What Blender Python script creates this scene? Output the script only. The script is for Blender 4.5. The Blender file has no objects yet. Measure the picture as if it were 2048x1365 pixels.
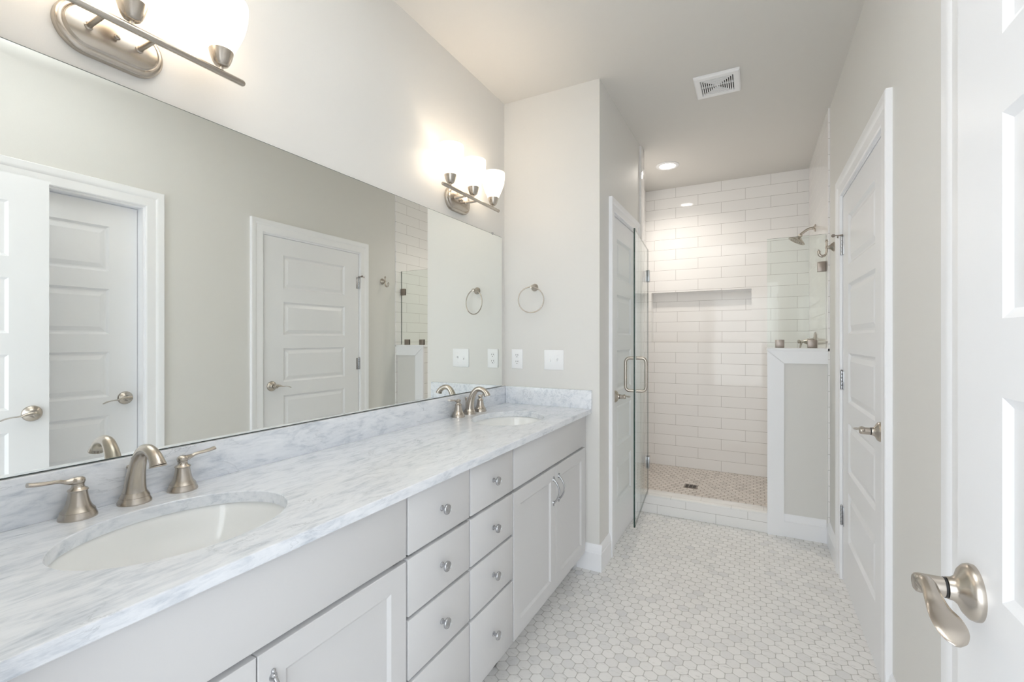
import bpy, bmesh, math, random
from mathutils import Vector, Matrix
random.seed(7)
S = bpy.context.scene
COL = S.collection
PI = math.pi

# ------------------------------------------------------------------ camera, world, light, exposure
CAMX, CAMZ = 1.366, 1.292
cd = bpy.data.cameras.new('camera'); cam = bpy.data.objects.new('camera', cd); COL.objects.link(cam)
cam.location = (CAMX, 0, CAMZ); cam.rotation_euler = (PI/2, 0, math.radians(27.8))
cd.sensor_width = 36; cd.lens = 920.05/2048*36; cd.shift_y = -4.5/2048; cd.clip_start = .02
S.camera = cam
W = bpy.data.worlds.new('world'); S.world = W; W.use_nodes = True
W.node_tree.nodes['Background'].inputs[0].default_value = (.93, .96, 1, 1)
W.node_tree.nodes['Background'].inputs[1].default_value = .85
S.view_settings.view_transform = 'Standard'; S.view_settings.look = 'None'
S.view_settings.gamma = 1; S.view_settings.use_curve_mapping = False
S.view_settings.exposure = 0.52
def lamp(name, kind, loc, power, color, size=.05, size_y=None, rot=(0, 0, 0), **kw):
    l = bpy.data.lights.new(name, kind); l.energy = power; l.color = color
    if kind == 'AREA':
        l.size = size
        if size_y: l.shape = 'RECTANGLE'; l.size_y = size_y
        else: l.shape = 'DISK'
    else: l.shadow_soft_size = size
    for k, v in kw.items(): setattr(l, k, v)
    o = bpy.data.objects.new(name, l); o.location = loc; o.rotation_euler = rot; COL.objects.link(o); return o
# daylight of the bedroom beyond the entry doorway (the camera stands in that doorway)
lamp('bedroom_daylight', 'AREA', (1.0, -1.3, 1.5), 36, (.87, .945, 1), 2.6, 2.3, (PI/2, 0, 0))
S.cycles.use_denoising = True
S.cycles.max_bounces = 16; S.cycles.diffuse_bounces = 9; S.cycles.glossy_bounces = 8
S.cycles.transparent_max_bounces = 24; S.cycles.transmission_bounces = 10
S.cycles.sample_clamp_indirect = 4.0; S.cycles.blur_glossy = .5

# ------------------------------------------------------------------ materials
def srgb(r, g, b):
    f = lambda c: (c/12.92 if c <= .04045 else ((c+.055)/1.055)**2.4)
    return (f(r/255), f(g/255), f(b/255), 1)
def mat(name, col=None, rough=.5, metal=0, **kw):
    m = bpy.data.materials.new(name); m.use_nodes = True
    b = m.node_tree.nodes['Principled BSDF']
    if col: b.inputs['Base Color'].default_value = col
    b.inputs['Roughness'].default_value = rough; b.inputs['Metallic'].default_value = metal
    for k, v in kw.items(): b.inputs[k].default_value = v
    return m
class N:
    def __init__(s, m): s.t = m.node_tree; s.b = s.t.nodes.get('Principled BSDF')
    def n(s, kind, **kw):
        x = s.t.nodes.new(kind)
        for k, v in kw.items():
            if isinstance(k, str) and k.startswith('i_'): x.inputs[k[2:]].default_value = v
            else: setattr(x, k, v)
        return x
    def l(s, a, b): s.t.links.new(a, b)
    def math(s, op, a, b=None, clamp=False):
        x = s.t.nodes.new('ShaderNodeMath'); x.operation = op; x.use_clamp = clamp
        for i, v in enumerate((a, b)):
            if v is None: continue
            if isinstance(v, (int, float)): x.inputs[i].default_value = v
            else: s.l(v, x.inputs[i])
        return x.outputs[0]
    def pos(s): return s.n('ShaderNodeNewGeometry').outputs['Position']
    def mapping(s, v, rot=(0, 0, 0), scale=(1, 1, 1), loc=(0, 0, 0)):
        x = s.n('ShaderNodeMapping'); s.l(v, x.inputs[0])
        x.inputs['Rotation'].default_value = rot; x.inputs['Scale'].default_value = scale; x.inputs['Location'].default_value = loc
        return x.outputs[0]
    def noise(s, v, scale, detail=2, rough=.5, dist=0):
        x = s.n('ShaderNodeTexNoise'); s.l(v, x.inputs['Vector'])
        x.inputs['Scale'].default_value = scale; x.inputs['Detail'].default_value = detail
        x.inputs['Roughness'].default_value = rough; x.inputs['Distortion'].default_value = dist
        return x.outputs['Fac']
    def ramp(s, f, stops):
        x = s.n('ShaderNodeValToRGB'); s.l(f, x.inputs[0]); e = x.color_ramp.elements
        while len(e) < len(stops): e.new(.5)
        for i, (p, c) in enumerate(stops):
            e[i].position = p; e[i].color = c if len(c) == 4 else (*c, 1)
        return x.outputs[0]
    def mix(s, f, a, b, mode='MIX'):
        x = s.n('ShaderNodeMix', data_type='RGBA', blend_type=mode)
        for sock, v in ((x.inputs[0], f), (x.inputs[6], a), (x.inputs[7], b)):
            if isinstance(v, (int, float)): sock.default_value = v
            elif isinstance(v, tuple): sock.default_value = v
            else: s.l(v, sock)
        return x.outputs[2]
    def bump(s, h, strength, dist):
        x = s.n('ShaderNodeBump'); x.inputs['Strength'].default_value = strength; x.inputs['Distance'].default_value = dist
        s.l(h, x.inputs['Height']); s.l(x.outputs[0], s.b.inputs['Normal'])

def paint(name, col, rough=.55, bump=.15, scale=260):
    m = mat(name, col, rough); k = N(m)
    k.bump(k.noise(k.pos(), scale, 3), bump, .0006); return m
M = {}
M['wall'] = paint('wall_paint', srgb(225, 224, 221), .5, .25, 220)
M['ceil'] = paint('ceiling_paint', srgb(218, 216, 212), .6, .3, 200)
M['trim'] = paint('trim_paint', srgb(246, 247, 250), .28, .05, 90)
M['door'] = paint('door_paint', srgb(241, 242, 245), .3, .08, 160)
M['cab'] = paint('cabinet_paint', srgb(214, 214, 215), .38, .03, 120)
M['dark'] = mat('shadow_gap', srgb(60, 58, 56), .8)
M['plastic'] = mat('white_plastic', srgb(243, 244, 246), .3)
M['slot'] = mat('dark_slot', srgb(50, 48, 46), .6)
M['porcelain'] = mat('porcelain', srgb(243, 244, 243), .08)
M['porcelain'].node_tree.nodes['Principled BSDF'].inputs['Coat Weight'].default_value = .4
def nickel(name, col, rough, aniso=.0):
    m = mat(name, col, rough, 1); k = N(m)
    return m
M['nickel'] = nickel('brushed_nickel', srgb(190, 182, 172), .27)
M['nickel_dark'] = nickel('satin_nickel_dark', srgb(150, 140, 132), .33)
M['chrome'] = nickel('satin_chrome', srgb(186, 187, 190), .24)
M['mirror'] = mat('mirror_silver', (.935, .955, .93, 1), 0, 1)
M['mirror_edge_shade'] = mat('mirror_edge_shade', srgb(70, 84, 80), .3)
M['ring'] = mat('black_gasket', srgb(30, 30, 30), .5)

def marble():
    m = mat('carrara_marble', rough=.16); k = N(m); p = k.pos()
    q = k.mapping(p, rot=(.35, .25, math.radians(-38)), scale=(13, 4.2, 13))
    a = k.noise(q, 2.2, 9, .62, .9)
    q2 = k.mapping(p, rot=(.2, .1, math.radians(-30)), scale=(34, 8, 34))
    b = k.noise(q2, 3.2, 8, .6, .5)
    big = k.noise(p, 2.6, 3, .5, .3)
    f = k.math('ADD', k.math('ADD', k.math('MULTIPLY', a, .55), k.math('MULTIPLY', b, .3)), k.math('MULTIPLY', big, .2))
    base = k.ramp(f, [(.33, srgb(170, 178, 190)), (.43, srgb(209, 215, 223)), (.52, srgb(230, 234, 240)), (.68, srgb(242, 245, 250))])
    v = k.noise(k.mapping(p, rot=(.3, .2, math.radians(-42)), scale=(2.6, 1.1, 2.6)), 3.4, 7, .6, 1.6)
    ridge = k.math('ABSOLUTE', k.math('SUBTRACT', v, .5))
    thin = k.math('SUBTRACT', 1, k.math('MULTIPLY', ridge, 70), True)
    gate = k.math('MULTIPLY', k.math('SUBTRACT', k.noise(p, 5.5, 2), .47, ), 4, True)
    gate = k.math('MINIMUM', k.math('MAXIMUM', gate, 0), 1)
    c = k.mix(k.math('MULTIPLY', k.math('MULTIPLY', thin, gate), .55), base, srgb(120, 128, 138))
    k.l(c, k.b.inputs['Base Color']); return m
M['marble'] = marble()

def subway(name, plane, off):
    m = mat(name, rough=.09); k = N(m); k.b.inputs['Specular IOR Level'].default_value = .36; p = k.pos()
    s = k.n('ShaderNodeSeparateXYZ'); k.l(p, s.inputs[0]); c = k.n('ShaderNodeCombineXYZ')
    a, b = {'xz': ('X', 'Z'), 'yz': ('Y', 'Z'), 'xy': ('X', 'Y')}[plane]
    k.l(k.math('SUBTRACT', s.outputs[a], off[0]), c.inputs[0]); k.l(k.math('SUBTRACT', s.outputs[b], off[1]), c.inputs[1])
    t = k.n('ShaderNodeTexBrick'); k.l(c.outputs[0], t.inputs['Vector'])
    t.offset = .5; t.offset_frequency = 2
    t.inputs['Scale'].default_value = 1; t.inputs['Brick Width'].default_value = .3968; t.inputs['Row Height'].default_value = .0991
    t.inputs['Mortar Size'].default_value = .0011; t.inputs['Mortar Smooth'].default_value = .15; t.inputs['Bias'].default_value = 0
    t.inputs['Color1'].default_value = srgb(245, 244, 243); t.inputs['Color2'].default_value = srgb(243, 242, 241)
    t.inputs['Mortar'].default_value = srgb(172, 168, 164)
    k.l(t.outputs['Color'], k.b.inputs['Base Color'])
    r = k.n('ShaderNodeMapRange'); k.l(t.outputs['Fac'], r.inputs[0]); r.inputs[3].default_value = .06; r.inputs[4].default_value = .7
    k.l(r.outputs[0], k.b.inputs['Roughness'])
    wav = k.noise(k.mapping(c.outputs[0], scale=(1, 3, 1)), 6, 1)
    h = k.math('SUBTRACT', k.math('MULTIPLY', wav, .35), t.outputs['Fac'])
    k.bump(h, .35, .0012); return m
M['tile_xz'] = subway('subway_tile_back', 'xz', (.6984, .07-.0991))
M['tile_yz'] = subway('subway_tile_side', 'yz', (4.631, .07-.0991))
M['tile_niche'] = subway('subway_tile_niche', 'xz', (.70, .07-.0991))
M['tile_curb'] = subway('subway_tile_curb', 'xz', (.5316, -.0331))
M['tile_curb_top'] = subway('subway_tile_curb_top', 'xy', (.8265, 3.545))

def hexmat(name, c1, c2, c3, veins):
    m = mat(name, rough=.3); k = N(m); p = k.pos()
    a = k.n('ShaderNodeAttribute', attribute_name='tone').outputs['Fac']
    base = k.ramp(a, [(0, c1), (.45, c2), (1, c3)])
    off = k.n('ShaderNodeCombineXYZ'); k.l(k.math('MULTIPLY', a, 37), off.inputs[0]); k.l(k.math('MULTIPLY', a, 19), off.inputs[1])
    v = k.n('ShaderNodeVectorMath', operation='ADD'); k.l(p, v.inputs[0]); k.l(off.outputs[0], v.inputs[1])
    n = k.noise(k.mapping(v.outputs[0], rot=(0, 0, .5), scale=(22, 70, 30)), 1, 5, .6, .6)
    vein = k.ramp(n, [(.28, (1, 1, 1)), (.42, (0, 0, 0))])
    c = k.mix(k.math('MULTIPLY', vein, veins), base, srgb(150, 150, 148))
    k.l(c, k.b.inputs['Base Color']); return m
M['hex'] = hexmat('hex_marble_tile', srgb(220, 220, 220), srgb(233, 232, 230), srgb(240, 239, 237), .5)
M['grout'] = mat('grout', srgb(190, 188, 185), .85)
M['hex_s'] = hexmat('shower_hex_marble_warm_lit', srgb(190, 184, 177), srgb(210, 203, 196), srgb(222, 215, 208), .6)  # same mosaic as the floor; warm downlight tint is put into this beige
M['grout_s'] = mat('shower_grout', srgb(138, 127, 116), .85)

def glass():
    m = bpy.data.materials.new('clear_glass'); m.use_nodes = True; t = m.node_tree; t.nodes.clear()
    o = t.nodes.new('ShaderNodeOutputMaterial'); mx = t.nodes.new('ShaderNodeMixShader')
    tr = t.nodes.new('ShaderNodeBsdfTransparent'); tr.inputs[0].default_value = (.945, .97, .958, 1)
    gl = t.nodes.new('ShaderNodeBsdfGlossy'); gl.inputs['Roughness'].default_value = 0
    fr = t.nodes.new('ShaderNodeFresnel'); fr.inputs[0].default_value = 1.42
    ge = t.nodes.new('ShaderNodeNewGeometry'); a1 = t.nodes.new('ShaderNodeMath'); a1.operation = 'SUBTRACT'; a1.inputs[0].default_value = 1
    a2 = t.nodes.new('ShaderNodeMath'); a2.operation = 'MULTIPLY'
    t.links.new(ge.outputs['Backfacing'], a1.inputs[1]); t.links.new(a1.outputs[0], a2.inputs[0]); t.links.new(fr.outputs[0], a2.inputs[1])
    t.links.new(a2.outputs[0], mx.inputs[0]); t.links.new(tr.outputs[0], mx.inputs[1]); t.links.new(gl.outputs[0], mx.inputs[2])
    t.links.new(mx.outputs[0], o.inputs[0]); return m
M['glass'] = glass()
M['glass_edge'] = mat('glass_edge', srgb(44, 66, 60), .15)
def shade_mat():
    m = bpy.data.materials.new('frosted_white_glass'); m.use_nodes = True; t = m.node_tree; t.nodes.clear()
    o = t.nodes.new('ShaderNodeOutputMaterial'); mx = t.nodes.new('ShaderNodeMixShader'); ad = t.nodes.new('ShaderNodeAddShader')
    tr = t.nodes.new('ShaderNodeBsdfTransparent'); tr.inputs[0].default_value = (1, .97, .93, 1)
    em = t.nodes.new('ShaderNodeEmission'); em.inputs[0].default_value = (1, .87, .71, 1); em.inputs[1].default_value = 1.25
    df = t.nodes.new('ShaderNodeBsdfPrincipled'); df.inputs['Base Color'].default_value = (.85, .85, .84, 1); df.inputs['Roughness'].default_value = .25
    mx.inputs[0].default_value = .32
    t.links.new(em.outputs[0], ad.inputs[0]); t.links.new(df.outputs[0], ad.inputs[1])
    t.links.new(ad.outputs[0], mx.inputs[1]); t.links.new(tr.outputs[0], mx.inputs[2]); t.links.new(mx.outputs[0], o.inputs[0]); return m
M['shade'] = shade_mat()
def emit(name, col, s):
    m = bpy.data.materials.new(name); m.use_nodes = True; t = m.node_tree; t.nodes.clear()
    o = t.nodes.new('ShaderNodeOutputMaterial'); e = t.nodes.new('ShaderNodeEmission'); e.inputs[0].default_value = col; e.inputs[1].default_value = s
    t.links.new(e.outputs[0], o.inputs[0]); return m
M['lens'] = emit('lit_lens', (1, .93, .84, 1), 22)
M['diffuser'] = emit('added_bowl_diffuser', (1, .98, .95, 1), 1.1)
M['bulb'] = emit('lit_bulb', (1, .9, .75, 1), 4)

# ------------------------------------------------------------------ mesh helpers (world coordinates, shifted to the thing's base on build)
class MB:
    def __init__(s): s.bm = bmesh.new(); s.mi = 0
    def face(s, pts, mi=None, smooth=False):
        vs = [s.bm.verts.new(p) for p in pts]
        try: f = s.bm.faces.new(vs)
        except ValueError: return
        f.material_index = s.mi if mi is None else mi; f.smooth = smooth; return f
    def box(s, a, b, bevel=0, seg=2):
        a, b = [min(p) for p in zip(a, b)], [max(p) for p in zip(a, b)]
        r = bmesh.ops.create_cube(s.bm, size=1)['verts']
        for v in r: v.co = Vector([(a[i]+b[i])/2 + v.co[i]*(b[i]-a[i]) for i in range(3)])
        fs = {f for v in r for f in v.link_faces}
        for f in fs: f.material_index = s.mi
        if bevel:
            es = list({e for v in r for e in v.link_edges})
            q = bmesh.ops.bevel(s.bm, geom=es, offset=bevel, segments=seg, affect='EDGES', profile=.5)
            for f in q['faces']: f.material_index = s.mi; f.smooth = True
        return s
    def grid(s, rings, close=True, caps=(False, False), smooth=True):
        vr = [[s.bm.verts.new(p) for p in r] for r in rings]
        n = len(vr[0])
        for i in range(len(vr)-1):
            for j in range(n if close else n-1):
                q = [vr[i][j], vr[i][(j+1) % n], vr[i+1][(j+1) % n], vr[i+1][j]]
                try:
                    f = s.bm.faces.new(q); f.smooth = smooth; f.material_index = s.mi
                except ValueError: pass
        for c, r in zip(caps, (vr[0], vr[-1])):
            if c:
                f = s.bm.faces.new(r); f.material_index = s.mi
        return s
    def lathe(s, o, axis, prof, n=32, caps=(True, True), smooth=True, sx=1, sy=1):
        o = Vector(o); ax = Vector(axis).normalized()
        t = Vector((0, 0, 1)) if abs(ax.z) < .9 else Vector((1, 0, 0))
        u = ax.cross(t).normalized(); w = ax.cross(u)
        rings = [[o + ax*z + u*(r*sx*math.cos(2*PI*j/n)) + w*(r*sy*math.sin(2*PI*j/n)) for j in range(n)] for r, z in prof]
        return s.grid(rings, True, caps, smooth)
    def tube(s, path, rad, n=16, caps=(True, True), flat=None):
        path = [Vector(p) for p in path]
        if isinstance(rad, (int, float)): rad = [rad]*len(path)
        tan = [(path[min(i+1, len(path)-1)]-path[max(i-1, 0)]).normalized() for i in range(len(path))]
        t0 = Vector((0, 0, 1)) if abs(tan[0].z) < .9 else Vector((1, 0, 0))
        u = tan[0].cross(t0).normalized(); rings = []
        for i, p in enumerate(path):
            u = (u - tan[i]*u.dot(tan[i])).normalized(); w = tan[i].cross(u)
            rings.append([p + (u*math.cos(2*PI*j/n) + w*math.sin(2*PI*j/n))*rad[i] for j in range(n)])
        return s.grid(rings, True, caps)
    def ribbon(s, path, wdir, widths, thick, n=14):
        # a blade of elliptical section: half-width along wdir, half-thickness across
        path = [Vector(p) for p in path]; wd = Vector(wdir).normalized()
        rings = []
        for i, p in enumerate(path):
            tan = (path[min(i+1, len(path)-1)]-path[max(i-1, 0)]).normalized(); up = tan.cross(wd).normalized()
            th = thick[i] if isinstance(thick, (list, tuple)) else thick
            rings.append([p + wd*(widths[i]*math.cos(2*PI*j/n)) + up*(th*math.sin(2*PI*j/n)) for j in range(n)])
        return s.grid(rings, True, (True, True))
    def build(s, name, mats, parent=None, merge=True, sharp=40):
        if merge: bmesh.ops.remove_doubles(s.bm, verts=s.bm.verts, dist=1e-5)
        bmesh.ops.recalc_face_normals(s.bm, faces=s.bm.faces)
        root = parent
        while root is not None and root.parent is not None: root = root.parent
        if root is not None:
            off = root.get('_o'); bmesh.ops.translate(s.bm, verts=s.bm.verts, vec=-Vector(off))
        me = bpy.data.meshes.new(name); s.bm.to_mesh(me); s.bm.free()
        for m in (mats if isinstance(mats, (list, tuple)) else [mats]): me.materials.append(m)
        if sharp: me.set_sharp_from_angle(angle=math.radians(sharp))
        o = bpy.data.objects.new(name, me); COL.objects.link(o)
        if parent is not None: o.parent = parent
        return o
def smoothpath(pts, n=8):
    # Catmull-Rom through the points (tuples of any length)
    P = [tuple(2*a-b for a, b in zip(pts[0], pts[1]))] + list(pts) + [tuple(2*a-b for a, b in zip(pts[-1], pts[-2]))]
    out = []
    for i in range(1, len(P)-2):
        for k in range(n):
            t = k/n
            out.append(tuple(.5*((2*b) + (-a+c)*t + (2*a-5*b+4*c-d)*t*t + (-a+3*b-3*c+d)*t**3) for a, b, c, d in zip(P[i-1], P[i], P[i+1], P[i+2])))
    out.append(tuple(pts[-1])); return out
ROOTS = []
def thing(name, label, cat, loc, group=None):
    o = bpy.data.objects.new(name, None); COL.objects.link(o); o.location = loc; o.empty_display_size = .05
    o['label'] = label; o['category'] = cat; o['_o'] = tuple(loc)
    if group: o['group'] = group
    ROOTS.append(o); return o
def tag(o, label, cat, group=None):
    o['label'] = label; o['category'] = cat
    if group: o['group'] = group
    return o
def struct(o, label=None):
    o['kind'] = 'structure'
    if label: o['label'] = label
    return o
def sroot(name, loc, label=None):
    o = bpy.data.objects.new(name, None); COL.objects.link(o); o.location = loc; o['_o'] = tuple(loc); ROOTS.append(o)
    return struct(o, label)

# a slab with rectangular holes; frame maps (a, z, depth) to the world
def slab(mb, F, a0, a1, z0, z1, d0, d1, holes=(), reveal=True):
    As = sorted({a0, a1, *[h[0] for h in holes], *[h[1] for h in holes]}); Zs = sorted({z0, z1, *[h[2] for h in holes], *[h[3] for h in holes]})
    As = [a for a in As if a0 <= a <= a1]; Zs = [z for z in Zs if z0 <= z <= z1]
    inside = lambda a, z: any(h[0] < a < h[1] and h[2] < z < h[3] for h in holes) or not (a0 < a < a1 and z0 < z < z1)
    for i in range(len(As)-1):
        for j in range(len(Zs)-1):
            if inside((As[i]+As[i+1])/2, (Zs[j]+Zs[j+1])/2): continue
            A, B, C, D = As[i], As[i+1], Zs[j], Zs[j+1]
            for d in (d0, d1): mb.face([F(A, C, d), F(B, C, d), F(B, D, d), F(A, D, d)])
            e = 1e-4
            for (p, q, t) in (((A, C), (A, D), (A-e, (C+D)/2)), ((B, C), (B, D), (B+e, (C+D)/2)), ((A, C), (B, C), ((A+B)/2, C-e)), ((A, D), (B, D), ((A+B)/2, D+e))):
                if inside(*t): mb.face([F(*p, d0), F(*q, d0), F(*q, d1), F(*p, d1)])
    return mb

# ------------------------------------------------------------------ dimensions
ZC = 2.74; XW = .604; YE = 2.489; XR = 1.784; YB = 4.631; YN = .08; YF = 3.502; XS = .42; XT = 1.774; ZT = .07
EX0, EX1 = .70, 1.66                                    # entry doorway in the near wall
RD = (2.10, 3.01); ND = (.56, 1.365); WD = (2.755, 3.345); DZ = 2.055   # door openings and their head height
Fx = lambda x0, s: (lambda a, z, d: (x0+s*d, a, z))     # wall facing along x: a is y
Fy = lambda y0, s: (lambda a, z, d: (a, y0+s*d, z))

# ------------------------------------------------------------------ the shell
mb = MB(); mb.box((-.12, -.3, -.10), (1.95, 4.8, -.0025)); mb.mi = 1
def hexfield(mb, x0, x1, y0, y1, z, phase, drop=.0012, gap=.0036, pitch=.0504):
    R = pitch/math.sqrt(3); tone = {}
    b = bmesh.new(); lay = b.faces.layers.float.new('tone')
    i0, i1 = int((x0-phase[0])/pitch)-2, int((x1-phase[0])/pitch)+2; j0, j1 = int((y0-phase[1])/(1.5*R))-2, int((y1-phase[1])/(1.5*R))+2
    for j in range(j0, j1):
        for i in range(i0, i1):
            cx = phase[0]+pitch*(i+.5*(j % 2)); cy = phase[1]+1.5*R*j
            out = [(cx+R*math.cos(PI/2+PI/3*k), cy+R*math.sin(PI/2+PI/3*k)) for k in range(6)]
            r = R-gap/math.sqrt(3); inn = []
            for k in range(6):
                for s_ in (-1, 1):
                    a = PI/2+PI/3*k+s_*.13; inn.append((cx+r*.955*math.cos(a), cy+r*.955*math.sin(a)))
            vi = [b.verts.new((*p, z)) for p in inn]; vo = [b.verts.new((*p, z-drop)) for p in out]
            t = min(1, max(0, random.gauss(.6, .18)))
            if random.random() < .07: t *= .25
            f = b.faces.new(vi); f[lay] = t; f.material_index = 1
            for k in range(6):
                q1 = b.faces.new([vo[k], vi[2*k], vi[2*k+1]]); q2 = b.faces.new([vo[k], vi[2*k+1], vi[(2*k+2) % 12], vo[(k+1) % 6]])
                for q in (q1, q2): q.material_index = 2; q[lay] = t
    bmesh.ops.remove_doubles(b, verts=b.verts, dist=1e-4)
    for co, no in (((x0, 0, 0), (-1, 0, 0)), ((x1, 0, 0), (1, 0, 0)), ((0, y0, 0), (0, -1, 0)), ((0, y1, 0), (0, 1, 0))):
        bmesh.ops.bisect_plane(b, geom=b.verts[:]+b.edges[:]+b.faces[:], plane_co=co, plane_no=no, clear_outer=True)
    me = bpy.data.meshes.new('t'); b.to_mesh(me); b.free(); mb.bm.from_mesh(me); bpy.data.meshes.remove(me)
HEXP = (1.341, 1.415)
hexfield(mb, .02, 1.90, -.25, YF+.0, 0, HEXP)
struct(mb.build('floor', [M['grout'], M['hex'], M['grout']], merge=False, sharp=None), 'hexagon marble mosaic floor')
mb = MB(); mb.box((XS-.1, YF+.1, -.0), (XT+.05, YB+.05, ZT-.0035)); hexfield(mb, XS, XT, 3.62, YB, ZT, (.93, 4.02))
struct(mb.build('floor_shower', [M['grout_s'], M['hex_s'], M['grout_s']], merge=False, sharp=None), 'shower floor of small hexagon marble tiles')
mb = MB(); mb.box((-.12, -.06, ZC), (1.92, 4.8, ZC+.1)); struct(mb.build('ceiling', M['ceil']))
mb = MB(); mb.box((-.12, -.06, 0), (0, YE, ZC)); struct(mb.build('wall_left', M['wall']), 'vanity wall')
mb = MB(); slab(mb, Fy(YN, -1), -.12, 1.92, 0, ZC, 0, .14, [(EX0, EX1, -.01, 2.06)]); struct(mb.build('wall_near', M['wall']))
mb = MB(); mb.box((-.12, YE, 0), (XW, YE+.11, ZC)); struct(mb.build('wall_end', M['wall']), 'end wall beside the far sink')
mb = MB(); slab(mb, Fx(XW, -1), YE+.11, YF-.01, 0, ZC, 0, .11, [(WD[0], WD[1], -.01, DZ)]); struct(mb.build('wall_closet', M['wall']), 'wall with the narrow closet door')
mb = MB(); slab(mb, Fx(XR, 1), YN, 4.78, 0, ZC, 0, .13, [(RD[0], RD[1], -.01, DZ), (ND[0], ND[1], -.01, DZ)]); struct(mb.build('wall_right', M['wall']))
# shower walls
mb = MB(); slab(mb, Fy(YB, 1), XS-.1, XR, 0, ZC, 0, .09, [(.472, 1.342, 1.2601, 1.7395)])
mb.mi = 1; mb.box((XS-.1, YB+.09, 0), (XR, YB+.14, ZC))
struct(mb.build('wall_back', [M['tile_xz'], M['tile_niche']]), 'white subway tiled shower wall with a long niche')
mb = MB(); mb.box((XT, 3.478, 0), (XR, YB, ZC)); struct(mb.build('wall_shower_right', M['tile_yz']))
mb = MB(); mb.box((XS-.1, 3.61, 0), (XS, YB, ZC)); struct(mb.build('wall_shower_left', M['tile_yz']))
mb = MB(); mb.box((XS-.1, YF-.01, 0), (XW+.012, 3.61, ZC), .003)
M['tile_plain'] = mat('glazed_white_tile', srgb(238, 237, 236), .1)
struct(mb.build('wall_shower_jamb', M['tile_plain']), 'narrow tiled return at the shower opening')
# half wall with white trim boards and cap
mb = MB(); mb.box((1.452, YF, 0), (XR, 3.612, 1.205)); struct(mb.build('wall_half', M['wall']), 'half height wall carrying the glass panel')
mb = MB(); mb.box((1.445, YF+.001, .13), (1.452, 3.62, 1.205)); mb.box((1.445, 3.612, ZT), (XT, 3.62, 1.205))
struct(mb.build('wall_half_tiles', M['tile_yz']))
def prism(mb, pts, y0, y1):
    mb.grid([[(a, y, z) for a, z in pts] for y in (y0, y1)], True, (True, True), smooth=False); return mb
mb = MB(); prism(mb, [(1.441, 0), (1.537, 0), (1.537, 1.1295), (1.4415, 1.212), (1.441, 1.212)], YF-.02, YF)
struct(mb.build('trim_1', M['trim']), 'upright white board on the half wall')
mb = MB(); prism(mb, [(1.4435, 1.212), (1.5375, 1.1315), (XR, 1.1315), (XR, 1.212)], YF-.0197, YF)
struct(mb.build('trim_2', M['trim']), 'level white board along the top of the half wall')
mb = MB(); mb.box((1.438, YF-.024, 1.212), (XR, 3.625, 1.231), .002)
struct(mb.build('trim_3', M['trim']), 'white cap on the half wall')
# shower curb
mb = MB(); mb.box((XW+.012, YF, 0), (1.441, 3.638, .118)); mb.mi = 1
mb.box((XW+.012, YF-.003, .118), (1.441, 3.641, .13), .0025)
struct(mb.build('trim_4', [M['tile_curb'], M['tile_curb_top']]), 'low tiled curb across the shower opening')

# ------------------------------------------------------------------ casings, baseboards
CAS = [(0, 0), (0, .011), (.006, .0145), (.03, .0135), (.05, .0125), (.056, .016), (.066, .0195), (.09, .021), (.0935, .018), (.0935, 0)]
def casing(name, F, a0, a1, zt, label, depth=.13, W_=1.0):
    mb = MB(); rings = []
    for w, d in CAS:
        w = w*W_+.006
        rings.append([F(a0-w, 0, -d), F(a0-w, zt+w, -d), F(a1+w, zt+w, -d), F(a1+w, 0, -d)])
    mb.grid(rings, close=False, smooth=False)
    # jamb lining with a stop
    for (p, q) in (((a0, 0), (a0, zt)), ((a0, zt), (a1, zt)), ((a1, zt), (a1, 0))):
        n = {True: None}
        mb.face([F(*p, -.0), F(*q, -.0), F(*q, depth), F(*p, depth)])
    ins = lambda t: [(a0+t, 0), (a0+t, zt-t), (a1-t, zt-t), (a1-t, 0)]
    out = [(a0-.03, 0), (a0-.03, zt+.03), (a1+.03, zt+.03), (a1+.03, 0)]
    i_ = ins(.004)
    for k in range(3):
        mb.face([F(*i_[k], 0), F(*i_[k+1], 0), F(*i_[k+1], depth), F(*i_[k], depth)])
        mb.face([F(*i_[k], -.0005), F(*i_[k+1], -.0005), F(*out[k+1], -.0005), F(*out[k], -.0005)])
    return struct(mb.build(name, M['trim'], sharp=25), label)
casing('trim_5', Fx(XR, 1), RD[0], RD[1], DZ, 'white casing around the right hand door with three hinges')
casing('trim_6', Fx(XR, 1), ND[0], ND[1], DZ, 'white casing around the nearest closed door')
casing('trim_7', Fx(XW, -1), WD[0], WD[1], DZ, 'white casing around the narrow closet door', .11, .8)
BB = [(0, 0), (0, .0155), (.098, .0155), (.102, .012), (.12, .0115), (.128, .009), (.134, .0085), (.142, .004), (.145, .003), (.145, 0)]
def baseboard(name, p, q, n, label=None):
    n = Vector(n); p, q = Vector((*p, 0)), Vector((*q, 0)); mb = MB()
    mb.grid([[a + n*d + Vector((0, 0, z)) for z, d in BB] for a in (p, q)], close=True, caps=(True, True), smooth=False)
    return struct(mb.build(name, M['trim'], sharp=25), label)
baseboard('baseboard_end', (.47, YE), (XW+.0155, YE), (0, -1, 0), 'white baseboard beside the vanity')
baseboard('baseboard_closet', (XW, YE), (XW, WD[0]-.082), (1, 0, 0), 'short white baseboard by the closet door')
baseboard('baseboard_half', (1.537, YF), (XR-.0155, YF), (0, -1, 0), 'white baseboard along the half wall')
baseboard('baseboard_right', (XR, RD[1]+.1), (XR, YF), (-1, 0, 0), 'white baseboard between door and half wall')
baseboard('baseboard_middle', (XR, ND[1]+.1), (XR, RD[0]-.1), (-1, 0, 0))

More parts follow.
